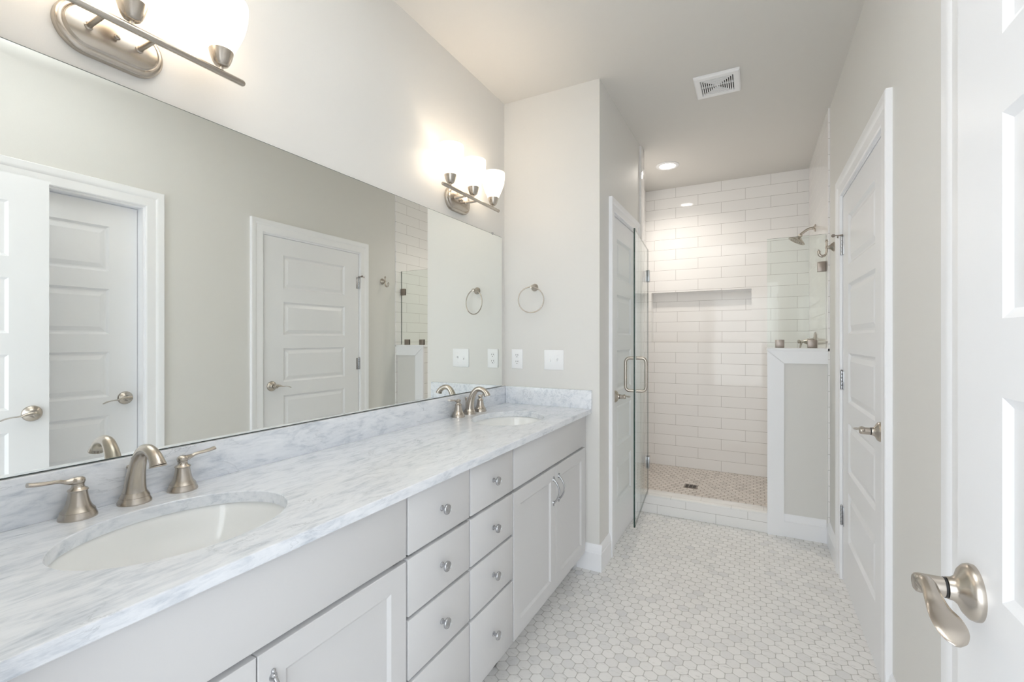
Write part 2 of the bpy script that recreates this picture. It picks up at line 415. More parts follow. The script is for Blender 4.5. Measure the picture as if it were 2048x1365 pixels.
# ------------------------------------------------------------------ doors
PAN = [(1.667, 1.920), (1.317, 1.570), (.967, 1.220), (.612, .865), (.258, .511)]
def leaf(mb, F, a0, a1, z0, z1, thick, stile=.13, k=1.0):
    # panelled board: F(a, z, depth), depth 0 = the face
    rings = [(0, 0), (.003, .003*k), (.012, .0105*k), (.019, .0105*k), (.042, .0025*k)]
    for face_d, sg in ((0, 1), (thick, -1)):
        As = [a0, a0+stile, a1-stile, a1]; Zs = [z0] + [z for p in reversed(PAN) for z in p] + [z1]
        for i in range(3):
            for j in range(len(Zs)-1):
                A, B, C, D = As[i], As[i+1], Zs[j], Zs[j+1]
                if i == 1 and j % 2 == 1:
                    rr = [[F(A+o, C+o, face_d+sg*d), F(B-o, C+o, face_d+sg*d), F(B-o, D-o, face_d+sg*d), F(A+o, D-o, face_d+sg*d)] for o, d in rings]
                    mb.grid(rr, True, (False, True), smooth=False)
                else: mb.face([F(A, C, face_d), F(B, C, face_d), F(B, D, face_d), F(A, D, face_d)])
    for p, q in (((a0, z0), (a1, z0)), ((a1, z0), (a1, z1)), ((a1, z1), (a0, z1)), ((a0, z1), (a0, z0))):
        mb.face([F(*p, 0), F(*q, 0), F(*q, thick), F(*p, thick)])
def lever(parent, F, a, z, s, name='lever_handle', ln=.122):
    # s: direction of the blade along the wall coordinate; -depth sticks out of the face
    o = Vector(F(a, z, 0)); ax = (Vector(F(a, z, -1))-o).normalized(); al = (Vector(F(a+1, z, 0))-o).normalized()*s; up = Vector((0, 0, 1))
    mb = MB(); mb.lathe(o, ax, [(.0365, 0), (.037, .004), (.0355, .009), (.030, .014), (.020, .0185), (.0155, .024), (.0145, .030)], 40)
    h = mb.build(name, M['nickel'], parent)
    mb = MB(); mb.lathe(o, ax, [(.0136, .031), (.0136, .0335)], 28); mb.build('collar', M['ring'], h)
    mb = MB(); mb.lathe(o, ax, [(.0132, .0335), (.0132, .06), (.0125, .064), (.0095, .0665)], 28); mb.build('neck', M['nickel'], h)
    mb = MB(); e = o+ax*.055
    pts = [(-.014, .0), (-.006, .002), (.012, .004), (.032, .003), (.055, -.003), (.08, -.004), (.102, -.0085), (.116, -.015), (ln, -.018)]
    sp = smoothpath(pts, 4); wid = smoothpath([(.004,), (.0095,), (.0115,), (.0105,), (.0125,), (.0165,), (.0165,), (.011,), (.003,)], 4)
    thk = smoothpath([(.004,), (.009,), (.0105,), (.007,), (.0035,), (.0026,), (.0022,), (.002,), (.0012,)], 4)
    mb.ribbon([e+al*p[0]+up*p[1] for p in sp], ax, [w[0] for w in wid], [t[0] for t in thk]); mb.build('blade', M['nickel'], h)
    return h
def hinge(parent, F, a, z, s, stop=False, h_=.05):
    mb = MB(); o = Vector(F(a, z, -.006))
    for i in range(5): mb.lathe(o+Vector((0, 0, -h_+i*h_*.4)), (0, 0, 1), [(.0062, .0006), (.0066, .002), (.0066, h_*.4-.002), (.0062, h_*.4-.0006)], 16)
    mb.lathe(o+Vector((0, 0, h_)), (0, 0, 1), [(.0045, 0), (.0055, .003), (.003, .007)], 14)
    p = [F(a+s*.002, z-h_, -.003), F(a+s*.03, z+h_, .002)]
    mb.box(p[0], p[1], .0008)
    hg = mb.build('hinge', M['chrome'], parent)
    if stop:
        mb = MB(); q = Vector(F(a, z+h_+.008, -.006)); out = (Vector(F(a, z, -1))-Vector(F(a, z, 0))).normalized(); al = (Vector(F(a+1, z, 0))-Vector(F(a, z, 0))).normalized()
        mb.lathe(q-Vector((0, 0, .004)), (0, 0, 1), [(.009, 0), (.009, .006)], 18)
        mb.tube([q, q+out*.035-al*.0*s], .003, 10); mb.lathe(q+out*.03, out, [(.006, 0), (.0085, .004), (.0085, .012), (.004, .016)], 16)
        mb.tube([q, q-al*s*.045+out*.008], .0025, 10); mb.lathe(q-al*s*.045+out*.008, -al*s, [(.003, 0), (.0065, .003), (.0065, .007)], 14)
        mb.build('hinge_stop', M['nickel_dark'], hg)
    return hg
# right hand door, closed, hinged at its far side
F = Fx(XR+.001, 1)
d = sroot('door_1', (XR, 2.55, 0), 'closed white five panel door on the right wall, hinged at its far side')
mb = MB(); leaf(mb, F, RD[0]+.007, RD[1]-.007, .012, DZ-.008, .035, .155); mb.build('door_leaf', M['door'], d, sharp=15)
lever(d, F, RD[0]+.065, .943, 1)
for z, st in ((1.79, True), (1.07, False), (.345, False)): hinge(d, F, RD[1]-.004, z, -1, st)
# nearest closed door, deeper in its frame, seen in the mirror
F = Fx(XR+.06, 1)
d = sroot('door_2', (XR, .96, 0), 'closed white five panel door deep in its frame, shown in the mirror')
mb = MB(); leaf(mb, F, ND[0]+.007, ND[1]-.007, .012, DZ-.008, .035, .13); mb.build('door_leaf', M['door'], d, sharp=15)
lever(d, F, ND[1]-.065, .953, -1)
# narrow closet door
F = Fx(XW-.003, -1)
d = sroot('door_3', (XW, 3.05, 0), 'narrow closed white five panel door beside the shower')
mb = MB(); leaf(mb, F, WD[0]+.006, WD[1]-.006, .012, DZ-.008, .035, .105); mb.build('door_leaf', M['door'], d, sharp=15)
lever(d, F, WD[0]+.062, .935, 1)
# open entry door at the right edge
ang = math.radians(0.6); HX, HY = 1.642, .105
def Fo(a, z, dpt):
    return (HX - a*math.sin(ang) + dpt*math.cos(ang), HY + a*math.cos(ang) + dpt*math.sin(ang), z)
d = sroot('door_4', (HX, HY, 0), 'open white panelled entry door standing in front of the right wall')
mb = MB(); leaf(mb, Fo, 0, .81, .012, 2.045, .035, .135, .6); mb.build('door_leaf', M['door'], d, sharp=15)
lever(d, Fo, .75, .943, -1)
def Fb(a, z, dpt): return Fo(a, z, .035-dpt)
lever(d, Fb, .75, .943, -1)
for z in (1.83, 1.05, .25): hinge(d, Fo, -.006, z, 1)

# ------------------------------------------------------------------ vanity cabinets
XF = .54; XC = .52
ZR = [(.706, .866), (.539, .6945), (.367, .5285), (.116, .356)]
def pull(mb_parent, y, z0, z1):
    mb = MB(); L = z1-z0; pts = []
    for k in range(13):
        t = k/12; pts.append((XF+.004+.026*math.sin(PI*t)**.8, y, z0+.008+(L-.016)*t))
    mb.tube(pts, [.0036+.0012*abs(math.cos(PI*k/12))**3 for k in range(13)], 12)
    for zz in (z0+.008, z1-.008):
        mb.lathe((XF, y, zz), (1, 0, 0), [(.0085, 0), (.008, .002), (.005, .006), (.004, .009)], 16, sx=1, sy=1)
    for zz, s_ in ((z0, -1), (z1, 1)):
        mb.lathe((XF+.0025, y, zz+s_*.003), (1, 0, 0), [(.0045, -.0025), (.0045, .0005), (.002, .003)], 14)
    return mb.build('handle', M['chrome'], mb_parent)
def knob(parent, y, z):
    mb = MB(); mb.lathe((XF, y, z), (1, 0, 0), [(.0085, 0), (.0085, .002), (.0055, .005), (.005, .011), (.008, .0165), (.0152, .018), (.0158, .021), (.0145, .024), (.0125, .0252), (.0122, .0245), (.006, .026), (.001, .0265)], 28)
    return mb.build('knob', M['chrome'], parent)
def shaker(parent, y0, y1, z0, z1, name='door', st=.058):
    mb = MB(); F = lambda a, z, dd: (XF-dd, a, z)
    o = [(0, .0015), (.0015, 0), (st, 0), (st+.009, .0075)]
    mb.grid([[F(y0+q, z0+q, dd), F(y1-q, z0+q, dd), F(y1-q, z1-q, dd), F(y0+q, z1-q, dd)] for q, dd in [(0, .019)] + o], True, (True, True), smooth=False)
    return mb.build(name, M['cab'], parent, sharp=20)
def flat(parent, y0, y1, z0, z1, name):
    mb = MB(); mb.box((XF-.019, y0, z0), (XF, y1, z1), .0015); return mb.build(name, M['cab'], parent)
def carcass(parent, y0, y1):
    t = .016; mb = MB()
    mb.box((.025, y0, .0), (XC-.06, y0+t, .871)); mb.box((.025, y1-t, .0), (XC-.06, y1, .871))
    mb.box((XC-.06, y0, .10), (XC, y0+t, .871)); mb.box((XC-.06, y1-t, .10), (XC, y1, .871))
    mb.box((.025, y0+t, .10), (XC, y1-t, .116)); mb.box((.025, y0+t, .116), (.033, y1-t, .871))
    for za, zb in ((.85, .871), (.68, .72)): mb.box((XC-.02, y0+t, za), (XC, y1-t, zb))
    mb.box((XC-.02, y0+t, .116), (XC, y0+.04, .85)); mb.box((XC-.02, y1-.04, .116), (XC, y1-t, .85))
    mb.build('carcass', M['cab'], parent, merge=False)
    mb = MB(); mb.box((XC-.075, y0, 0), (XC-.06, y1, .0995)); mb.build('toe_kick', M['cab'], parent)
def sinkbase(label, y0, y1, split, inner=True):
    t = thing('vanity_cabinet', label, 'cabinet', ((.27), (y0+y1)/2, 0), 'vanity base cabinets'); carcass(t, y0, y1)
    a, b = y0+.004, y1-.004
    flat(t, a, b, .706, .866, 'false_front')
    for p, q, hy in ((a, split-.0015, split-.032), (split+.0015, b, split+.032)):
        dr = shaker(t, p, q, .116, .693); pull(dr, hy, .523, .645)
    return t
def drawers(label, y0, y1):
    t = thing('drawer_cabinet', label, 'drawer cabinet', (.27, (y0+y1)/2, 0), 'vanity base cabinets'); carcass(t, y0, y1)
    mb = MB(); t_ = .016
    for zz in (.533, .361):
        mb = MB(); mb.box((XC-.02, y0+.04, zz-.012), (XC, y1-.04, zz+.012)); mb.build('rail', M['cab'], t, merge=False)
    for z0, z1 in ZR:
        dr = flat(t, y0+.004, y1-.004, z0, z1, 'drawer'); knob(dr, (y0+y1)/2, (z0+z1)/2)
    return t
sinkbase('white two door sink cabinet under the near sink', .124, .9635, .541)
drawers('white four drawer cabinet next to the near sink cabinet', .9635, 1.2715)
drawers('white four drawer cabinet next to the far sink cabinet', 1.2715, 1.5775)
sinkbase('white two door sink cabinet under the far sink', 1.5775, 2.4325, 2.010)
mb = MB(); mb.box((XC-.06, 2.433, .10), (XC+.004, YE-.0005, .871)); mb.box((XC-.06, 2.433, 0), (XC-.045, YE-.0005, .0995))
tag(mb.build('filler_strip', M['cab']), 'narrow white filler strip between far sink cabinet and wall', 'filler strip')

# ------------------------------------------------------------------ countertop, splashes, sinks
ZTOP, ZBOT, XCF = .90, .872, .558
SY = (.5415, 2.007); SX, SA, SB = .288, .213, .168
def counter():
    mb = MB(); Y0, Y1 = YN+.002, YE-.0005; X0 = .0005; c = .003
    segs = [(Y0, SY[0]-.25, None), (SY[0]-.25, SY[0]+.25, SY[0]), (SY[0]+.25, SY[1]-.25, None), (SY[1]-.25, SY[1]+.25, SY[1]), (SY[1]+.25, Y1, None)]
    xe = XCF-c
    for a, b, sy in segs:
        if sy is None:
            for z in (ZTOP, ZBOT): mb.face([(X0, a, z), (xe, a, z), (xe, b, z), (X0, b, z)])
            continue
        angs = sorted([2*PI*k/96 for k in range(96)] + [math.atan2(yy-sy, xx-SX) % (2*PI) for xx in (X0, xe) for yy in (a, b)])
        el, rc = [], []
        for t in angs:
            ct, st = math.cos(t), math.sin(t); r = 1/math.sqrt((ct/SB)**2+(st/SA)**2); el.append((SX+r*ct, sy+r*st))
            k = min(((xe-SX)/ct if ct > 1e-9 else 9e9), ((X0-SX)/ct if ct < -1e-9 else 9e9), ((b-sy)/st if st > 1e-9 else 9e9), ((a-sy)/st if st < -1e-9 else 9e9))
            rc.append((SX+k*ct, sy+k*st))
        n = len(angs); e2 = .0018
        inn = lambda p, e: (SX+(p[0]-SX)*(1+e/SB), sy+(p[1]-sy)*(1+e/SA))
        for i in range(n):
            j = (i+1) % n
            mb.face([(*rc[i], ZTOP), (*rc[j], ZTOP), (*inn(el[j], e2), ZTOP), (*inn(el[i], e2), ZTOP)])
            mb.face([(*inn(el[i], e2), ZTOP), (*inn(el[j], e2), ZTOP), (*el[j], ZTOP-e2), (*el[i], ZTOP-e2)], smooth=True)
            mb.face([(*el[i], ZTOP-e2), (*el[j], ZTOP-e2), (*el[j], ZBOT), (*el[i], ZBOT)], smooth=True)
            mb.face([(*rc[i], ZBOT), (*rc[j], ZBOT), (*el[j], ZBOT), (*el[i], ZBOT)])
    pr = [(xe, ZTOP), (XCF-c*.3, ZTOP-c*.3), (XCF, ZTOP-c), (XCF, ZBOT+.002), (XCF-.002, ZBOT), (xe, ZBOT)]
    for p, q in zip(pr, pr[1:]): mb.face([(p[0], Y0, p[1]), (q[0], Y0, q[1]), (q[0], Y1, q[1]), (p[0], Y1, p[1])])
    for yy in (Y0, Y1): mb.face([(X0, yy, ZTOP)] + [(p[0], yy, p[1]) for p in pr] + [(X0, yy, ZBOT)])
    return mb.build('vanity_countertop', M['marble'], merge=True, sharp=30)
tag(counter(), 'long grey veined white marble countertop with two oval sink cutouts', 'countertop')
mb = MB(); mb.box((.0005, YN+.002, ZTOP), (.02, YE-.0005, 1.003), .0015)
tag(mb.build('backsplash', M['marble']), 'long marble backsplash standing along the wall under the mirror', 'backsplash')
mb = MB(); mb.box((.0205, YE-.02, ZTOP), (XCF+.004, YE-.0005, 1.003), .0015)
tag(mb.build('side_splash', M['marble']), 'short marble splash standing on the counter against the end wall', 'backsplash')
def sink(label, sy):
    t = thing('sink_basin', label, 'sink', (SX, sy, .735), 'undermount sinks'); mb = MB()
    prof = [(1.13, .8718), (1.035, .8718), (1.02, .868), (1.0, .855), (.965, .825), (.90, .79), (.78, .762), (.58, .745), (.3, .737), (.115, .735)]
    outer = [(.115, .728), (.6, .735), (.84, .755), (.95, .785), (1.02, .825), (1.045, .855), (1.13, .859), (1.13, .8718)]
    mb.grid([[(SX+SB*s_*math.cos(2*PI*k/72), sy+SA*s_*math.sin(2*PI*k/72), z) for k in range(72)] for s_, z in prof+outer], True)
    mb.build('bowl', M['porcelain'], t)
    mb = MB(); mb.lathe((SX, sy, .7345), (0, 0, 1), [(.0235, .0), (.0235, .0016), (.019, .0026), (.017, .0012), (.0165, .0045), (.010, .0062), (.001, .0065)], 36); mb.build('drain', M['chrome'], t)
    return t
sink('white oval undermount sink near the open door', SY[0])
sink('white oval undermount sink near the end wall', SY[1])
def faucet(label, y):
    x = .052; t = thing('faucet', label, 'faucet', (x, y, ZTOP), 'nickel faucets')
    base = [(.0335, 0), (.0335, .0035), (.031, .009), (.0292, .0125), (.0288, .0145), (.0296, .0155), (.0284, .018)]
    mb = MB(); mb.lathe((x, y, ZTOP), (0, 0, 1), base+[(.024, .026)], 40)
    pts = [(x, .918, .0245), (x+.0015, .94, .0215), (x+.006, .965, .0192), (x+.0145, .99, .0168), (x+.0255, 1.012, .0152), (x+.042, 1.0285, .0138), (x+.061, 1.0325, .0132), (x+.079, 1.0285, .0132), (x+.0925, 1.0205, .0138), (x+.1015, 1.0105, .0148), (x+.105, 1.004, .0162), (x+.106, 1.0015, .0166)]
    sp = smoothpath(pts, 5); mb.tube([(p[0], y, p[1]) for p in sp], [p[2] for p in sp], 24)
    e = Vector((x+.1062, y, 1.0015)); ax = Vector((.25, 0, -1)).normalized()
    mb.lathe(e, ax, [(.0168, 0), (.0172, .0015), (.0162, .003), (.0115, .0032), (.0105, .0005)], 28)
    sp_ = mb.build('spout', M['nickel'], t)
    mb = MB(); mb.tube([(x-.0235, y, ZTOP+.001), (x-.0235, y, .972)], .0028, 12); mb.lathe((x-.0235, y, .968), (0, 0, 1), [(.003, 0), (.0055, .003), (.0035, .006), (.006, .009), (.0075, .013), (.006, .0175), (.002, .0195)], 20)
    mb.build('lift_rod', M['nickel'], sp_)
    for s_ in (-1, 1):
        yy = y+s_*.1045; mb = MB()
        mb.lathe((x, yy, ZTOP), (0, 0, 1), [(.0335, 0), (.0335, .0035), (.0315, .009), (.0298, .013), (.0292, .0145), (.0298, .0155), (.0283, .018), (.0240, .0235), (.0208, .031), (.0184, .041), (.0168, .051), (.0162, .057), (.0162, .0585), (.0178, .0595), (.0178, .0615), (.0165, .063), (.0125, .0655), (.0108, .069), (.0105, .073), (.0118, .0755)], 40)
        h = mb.build('handle', M['nickel'], t)
        mb = MB(); c = Vector((x, yy, ZTOP+.081))
        mb.lathe((x, yy, ZTOP+.0745), (0, 0, 1), [(.010, 0), (.0125, .003), (.013, .0065), (.012, .0105), (.008, .0135), (.001, .0145)], 28)
        sp = smoothpath([(0, 0), (.012, .0), (.022, .002), (.032, .0055), (.05, .007), (.066, .0085), (.080, .011)], 4)
        wid = smoothpath([(.008,), (.0075,), (.0058,), (.0065,), (.0085,), (.0092,), (.0082,)], 4); thk = smoothpath([(.008,), (.007,), (.0048,), (.004,), (.004,), (.0045,), (.0048,)], 4)
        mb.ribbon([c+Vector((0, s_*p[0], p[1])) for p in sp], (1, 0, 0), [w[0] for w in wid], [q[0] for q in thk], 16)
        mb.build('lever', M['nickel'], h)
    return t
faucet('brushed nickel gooseneck faucet with two levers behind the near sink', .5535)
faucet('brushed nickel gooseneck faucet with two levers behind the far sink', 2.020)

# ------------------------------------------------------------------ mirror
t = thing('wall_mirror', 'large frameless mirror on the wall above the backsplash', 'mirror', (0, 1.28, 1.005))
MY0, MY1, MZ0, MZ1 = YN+.01, 2.449, 1.0045, 1.909
e = .0022; mb = MB(); mb.face([(.006, MY0+e, MZ0+e), (.006, MY1-e, MZ0+e), (.006, MY1-e, MZ1-e), (.006, MY0+e, MZ1-e)], 0)
mb.mi = 1; mb.grid([[(.006-q, MY0+k, MZ0+k), (.006-q, MY1-k, MZ0+k), (.006-q, MY1-k, MZ1-k), (.006-q, MY0+k, MZ1-k)] for k, q in ((e, 0), (0, .0012))], True, smooth=False)  # dark front band stands in for the shade line and edge reflection
mb.face([(.0006, MY0, MZ0), (.0006, MY1, MZ0), (.0006, MY1, MZ1), (.0006, MY0, MZ1)], 1)
for p, q in (((MY0, MZ0), (MY1, MZ0)), ((MY1, MZ0), (MY1, MZ1)), ((MY1, MZ1), (MY0, MZ1)), ((MY0, MZ1), (MY0, MZ0))):
    mb.face([(.0048, *p), (.0048, *q), (.0006, *q), (.0006, *p)], 1)
gl = mb.build('mirror_glass', [M['mirror'], M['mirror_edge_shade']], t, sharp=4)
for y, z in ((2.335, MZ1),):
    mb = MB(); mb.box((.0006, y-.006, z-.006), (.0095, y+.006, z+.007), .0015); mb.build('mirror_clip', M['chrome'], t)

# ------------------------------------------------------------------ vanity lights
def stadium(y, z, L, R, x, n=20):
    return [(x, y+L+R*math.cos(a), z+R*math.sin(a)) for a in [-PI/2+PI*k/n for k in range(n+1)]] + [(x, y-L+R*math.cos(a), z+R*math.sin(a)) for a in [PI/2+PI*k/n for k in range(n+1)]]
def vanity_light(label, y):
    zc, xb, zb = 2.005, .104, 2.004
    t = thing('vanity_light', label, 'wall light', (0, y, zc), 'three shade vanity lights')
    mb = MB(); prof = [(0, .0006), (0, .012), (.003, .0165), (.008, .0185), (.0115, .0185), (.0125, .0165), (.0145, .0175), (.0165, .0235), (.0185, .0245)]
    mb.grid([stadium(y, zc, .046, .06-o, x) for o, x in prof], True, (True, True)); mb.build('backplate', M['nickel'], t, sharp=50)
    mb = MB(); mb.lathe((.0245, y, zc), (1, 0, 0), [(.003, 0), (.003, .004), (.006, .006), (.0068, .010), (.005, .0135), (.001, .015)], 22); mb.build('finial', M['nickel'], t)
    for s_ in (-1, 1):
        mb = MB(); yy = y+s_*.049
        mb.lathe((.0245, yy, zc), (1, 0, 0), [(.0085, 0), (.0085, .002), (.0062, .0035), (.0055, .005), (.0055, xb-.0245-.007)], 20); mb.build('arm', M['nickel'], t)
    mb = MB(); L = .264
    mb.lathe((xb, y-L, zb), (0, 1, 0), [(.001, 0), (.006, .0015), (.0085, .006), (.0085, 2*L-.006), (.006, 2*L-.0015), (.001, 2*L)], 24); mb.build('bar', M['nickel'], t)
    for k in (-1, 0, 1):
        yy = y+k*.2; z0 = zb+.008
        mb = MB(); mb.lathe((xb, yy, z0), (0, 0, 1), [(.0048, -.003), (.0048, .008), (.012, .0095), (.0165, .0125), (.0205, .019), (.0245, .030), (.0282, .044), (.0292, .049), (.0285, .0495), (.0235, .03), (.006, .014)], 36)
        mb.build('cup', M['nickel'], t)
        mb = MB(); zs = z0+.0445
        o_ = [(.027, 0), (.0325, .012), (.041, .032), (.0495, .052), (.0565, .074), (.0612, .096), (.0632, .116), (.0635, .132), (.0630, .139)]
        p_ = smoothpath(o_, 4); mb.lathe((xb, yy, zs), (0, 0, 1), [(r, z) for r, z in p_]+[(r-.003, z) for r, z in reversed(p_)], 48, (False, False))
        sh = mb.build('lamp_shade', M['shade'], t)
        mb = MB(); mb.lathe((xb, yy, zs+.01), (0, 0, 1), [(.010, 0), (.011, .008), (.016, .016), (.0185, .024), (.0175, .032), (.011, .039), (.002, .041)], 24); mb.build('bulb', M['bulb'], sh)
        lamp('vanity_bulb_light', 'POINT', (xb, yy, zs+.066), 0.62, (1, .80, .61), .013)
    return t
vanity_light('nickel three shade wall light above the near end of the mirror', .526)
vanity_light('nickel three shade wall light above the far end of the mirror', 1.974)

# ------------------------------------------------------------------ ceiling things
def downlight(label, x, y, power, col, spread):
    t = thing('recessed_downlight', label, 'ceiling light', (x, y, ZC))
    mb = MB(); mb.lathe((x, y, ZC), (0, 0, -1), [(.092, .0003), (.092, .004), (.086, .008), (.066, .009), (.062, .006), (.061, .001)], 48, (False, False)); mb.build('trim_ring', M['plastic'], t)
    mb = MB(); mb.lathe((x, y, ZC), (0, 0, -1), [(.0615, .001), (.058, .004), (.001, .0045)], 40); mb.build('lens', M['lens'], t)
    lamp('downlight_lamp', 'AREA', (x, y, ZC-.012), power, col, .11, None, (0, 0, 0), spread=math.radians(spread))
downlight('round lit white downlight in the shower ceiling', .722, 4.005, 4.3, (1, .92, .83), 140)
lx, ly = .98, .70  # overhead light follows the counter shadows; this unseen bowl fixture is added to bounce it
t = thing('added_bowl_light', 'added unseen bowl light bouncing fill off the ceiling near the open entry door', 'ceiling light', (lx, ly, ZC))
mb = MB(); mb.lathe((lx, ly, ZC), (0, 0, -1), [(.07, .0004), (.07, .006), (.06, .018), (.02, .024), (.012, .03)], 40); mb.build('canopy', M['nickel'], t)
mb = MB(); mb.lathe((lx, ly, ZC), (0, 0, -1), [(.008, .024), (.008, .262)], 20); mb.lathe((lx, ly, ZC), (0, 0, -1), [(.003, .252), (.016, .258), (.014, .268), (.002, .276)], 24); mb.build('stem', M['nickel'], t, merge=False)
mb = MB(); bp = [(.012, .253), (.06, .250), (.11, .238), (.15, .216), (.172, .188), (.178, .168)]
mb.lathe((lx, ly, ZC), (0, 0, -1), bp+[(r-.004, z-.003) for r, z in reversed(bp)], 56, (False, False)); mb.build('bowl', M['diffuser'], t)
lamp('added_bowl_uplight', 'AREA', (lx, ly, ZC-.20), 41, (.92, .965, 1), .26, None, (PI, 0, 0))
t = thing('exhaust_vent', 'square white exhaust fan grille on the ceiling', 'vent', (1.18, 2.845, ZC))
vx0, vx1, vy0, vy1 = 1.064, 1.296, 2.725, 2.965
def rect(o, z): return [(vx0+o, vy0+o, z), (vx1-o, vy0+o, z), (vx1-o, vy1-o, z), (vx0+o, vy1-o, z)]
mb = MB(); mb.grid([rect(0, ZC-.0005), rect(0, ZC-.010), rect(.006, ZC-.016), (rect(.03, ZC-.018)), rect(.034, ZC-.013), rect(.034, ZC-.003)], True, (False, False), smooth=False); mb.build('vent_frame', M['plastic'], t)
mb = MB(); mb.grid([rect(.03, ZC-.003)], True, (True, False)); mb.build('vent_backing', M['slot'], t)
mb = MB()
for k in range(7):
    o = .038+k*.0105
    mb.grid([rect(o, ZC-.0125), rect(o, ZC-.0168), rect(o+.005, ZC-.0168), rect(o+.005, ZC-.0125), rect(o, ZC-.0125)], True, smooth=False)
mb.grid([rect(.1105, ZC-.004), rect(.1105, ZC-.0165)], True, (True, True), smooth=False)
for a, b in (((vx0+.034, (vy0+vy1)/2-.003), (vx1-.034, (vy0+vy1)/2+.003)), (((vx0+vx1)/2-.003, vy0+.034), ((vx0+vx1)/2+.003, vy1-.034))):
    mb.box((*a, ZC-.012), (*b, ZC-.004))
mb.build('louvers', M['plastic'], t, merge=False)

# ------------------------------------------------------------------ end wall things
t = thing('towel_ring', 'round nickel towel ring on the end wall above the outlets', 'towel ring', (.208, YE, 1.595))
mb = MB(); mb.lathe((.208, YE-.0005, 1.597), (0, -1, 0), [(.0225, 0), (.0225, .004), (.019, .009), (.013, .013), (.0105, .02), (.0098, .042), (.0105, .05), (.009, .0545), (.001, .056)], 30); mb.build('mount', M['nickel'], t)
mb = MB(); c = Vector((.204, YE-.047, 1.521)); R = .0755; dirx = Vector((.96, .28, 0)).normalized()
mb.tube([c+dirx*(R*math.sin(2*PI*k/64))+Vector((0, 0, R*math.cos(2*PI*k/64))) for k in range(65)], .0033, 12, (False, False)); mb.build('ring', M['nickel'], t)
t = thing('power_outlet', 'white double power outlet on the end wall nearest the mirror', 'outlet', (.0915, YE, 1.17))
mb = MB(); mb.box((.054, YE-.006, 1.111), (.129, YE-.0004, 1.2285), .0025); mb.build('cover_plate', M['plastic'], t)
for z in (1.19, 1.15):
    mb = MB(); mb.lathe((.0915, YE-.0055, z), (0, -1, 0), [(.0165, 0), (.0165, .0015), (.015, .0022)], 28, sy=1, sx=.92); r = mb.build('receptacle', M['plastic'], t)
    mb = MB()
    for dx in (-.0063, .0063): mb.box((.0915+dx-.0012, YE-.0082, z), (.0915+dx+.0012, YE-.0074, z+.009))
    mb.lathe((.0915, YE-.0074, z-.0075), (0, -1, 0), [(.0026, 0), (.0026, .0008)], 14); mb.build('slot', M['slot'], r, merge=False)
mb = MB(); mb.lathe((.0915, YE-.006, 1.17), (0, -1, 0), [(.0035, 0), (.003, .001)], 14); mb.build('screw', M['plastic'], t)
t = thing('light_switch', 'white double light switch on the end wall below the towel ring', 'light switch', (.3315, YE, 1.17))
mb = MB(); mb.box((.27, YE-.006, 1.1105), (.393, YE-.0004, 1.2275), .0025); mb.build('cover_plate', M['plastic'], t)
for dx, up in ((-.023, -1), (.023, 1)):
    mb = MB(); mb.box((.3315+dx-.0052, YE-.0072, 1.157), (.3315+dx+.0052, YE-.0055, 1.181), .0006)
    z = 1.169; mb.grid([[(.3315+dx-w, YE-.006, z-.005), (.3315+dx+w, YE-.006, z-.005), (.3315+dx+w, YE-.006, z+.005), (.3315+dx-w, YE-.006, z+.005)] if k == 0 else [(.3315+dx-w, YE-.0185, z+up*.009-.003), (.3315+dx+w, YE-.0185, z+up*.009-.003), (.3315+dx+w, YE-.0175, z+up*.009+.003), (.3315+dx-w, YE-.0175, z+up*.009+.003)] for k, w in ((0, .0046), (1, .0038))], True, (True, True), smooth=False)
    mb.build('toggle', M['plastic'], t, merge=False)
    for dz in (-.03, .03):
        mb = MB(); mb.lathe((.3315+dx, YE-.006, 1.169+dz), (0, -1, 0), [(.0033, 0), (.0028, .001)], 12); mb.build('screw', M['plastic'], t)

# ------------------------------------------------------------------ shower things
t = thing('shower_door', 'clear frameless glass shower door swung open towards the vanity', 'shower door', (.648, 3.575, .14))
hp, fp = Vector((.648, 3.575, 0)), Vector((.7195, 2.822, 0)); dv = (fp-hp).normalized(); nv = Vector((-dv.y, dv.x, 0))   # nv points to +x
if nv.x < 0: nv = -nv
def pane(mb, p, q, n, z0, z1, th):
    P = [[p-n*th/2, q-n*th/2], [p+n*th/2, q+n*th/2]]; V = lambda a, z: (a.x, a.y, z)
    for r in P: mb.face([V(r[0], z0), V(r[1], z0), V(r[1], z1), V(r[0], z1)], 0)
    for e in (0, 1): mb.face([V(P[0][e], z0), V(P[1][e], z0), V(P[1][e], z1), V(P[0][e], z1)], 1)
    for z in (z0, z1): mb.face([V(P[0][0], z), V(P[0][1], z), V(P[1][1], z), V(P[1][0], z)], 1)
mb = MB(); pane(mb, hp, fp, nv, .142, 1.966, .0095); gl = mb.build('glass_pane', [M['glass'], M['glass_edge']], t, sharp=None)
hc = hp+dv*.695
mb = MB(); z0, z1 = .968, 1.172
for s_ in (-1, 1):
    pts = []; D = .062; r = .026
    a0 = hc+nv*s_*.005
    pts.append((a0.x, a0.y, z0))
    for k in range(9):
        a = PI/2*k/8; q = hc+nv*s_*(D-r+r*math.sin(a)); pts.append((q.x, q.y, z0+r-r*math.cos(a)))
    for k in range(9):
        a = PI/2*k/8; q = hc+nv*s_*(D-r+r*math.cos(a)); pts.append((q.x, q.y, z1-r+r*math.sin(a)))
    pts.append((a0.x, a0.y, z1)); mb.tube(pts, .0095, 18)
    for z in (z0, z1): mb.lathe((a0.x, a0.y, z), nv*s_, [(.0115, 0), (.0115, .002)], 20)
mb.build('handle', M['nickel'], t)
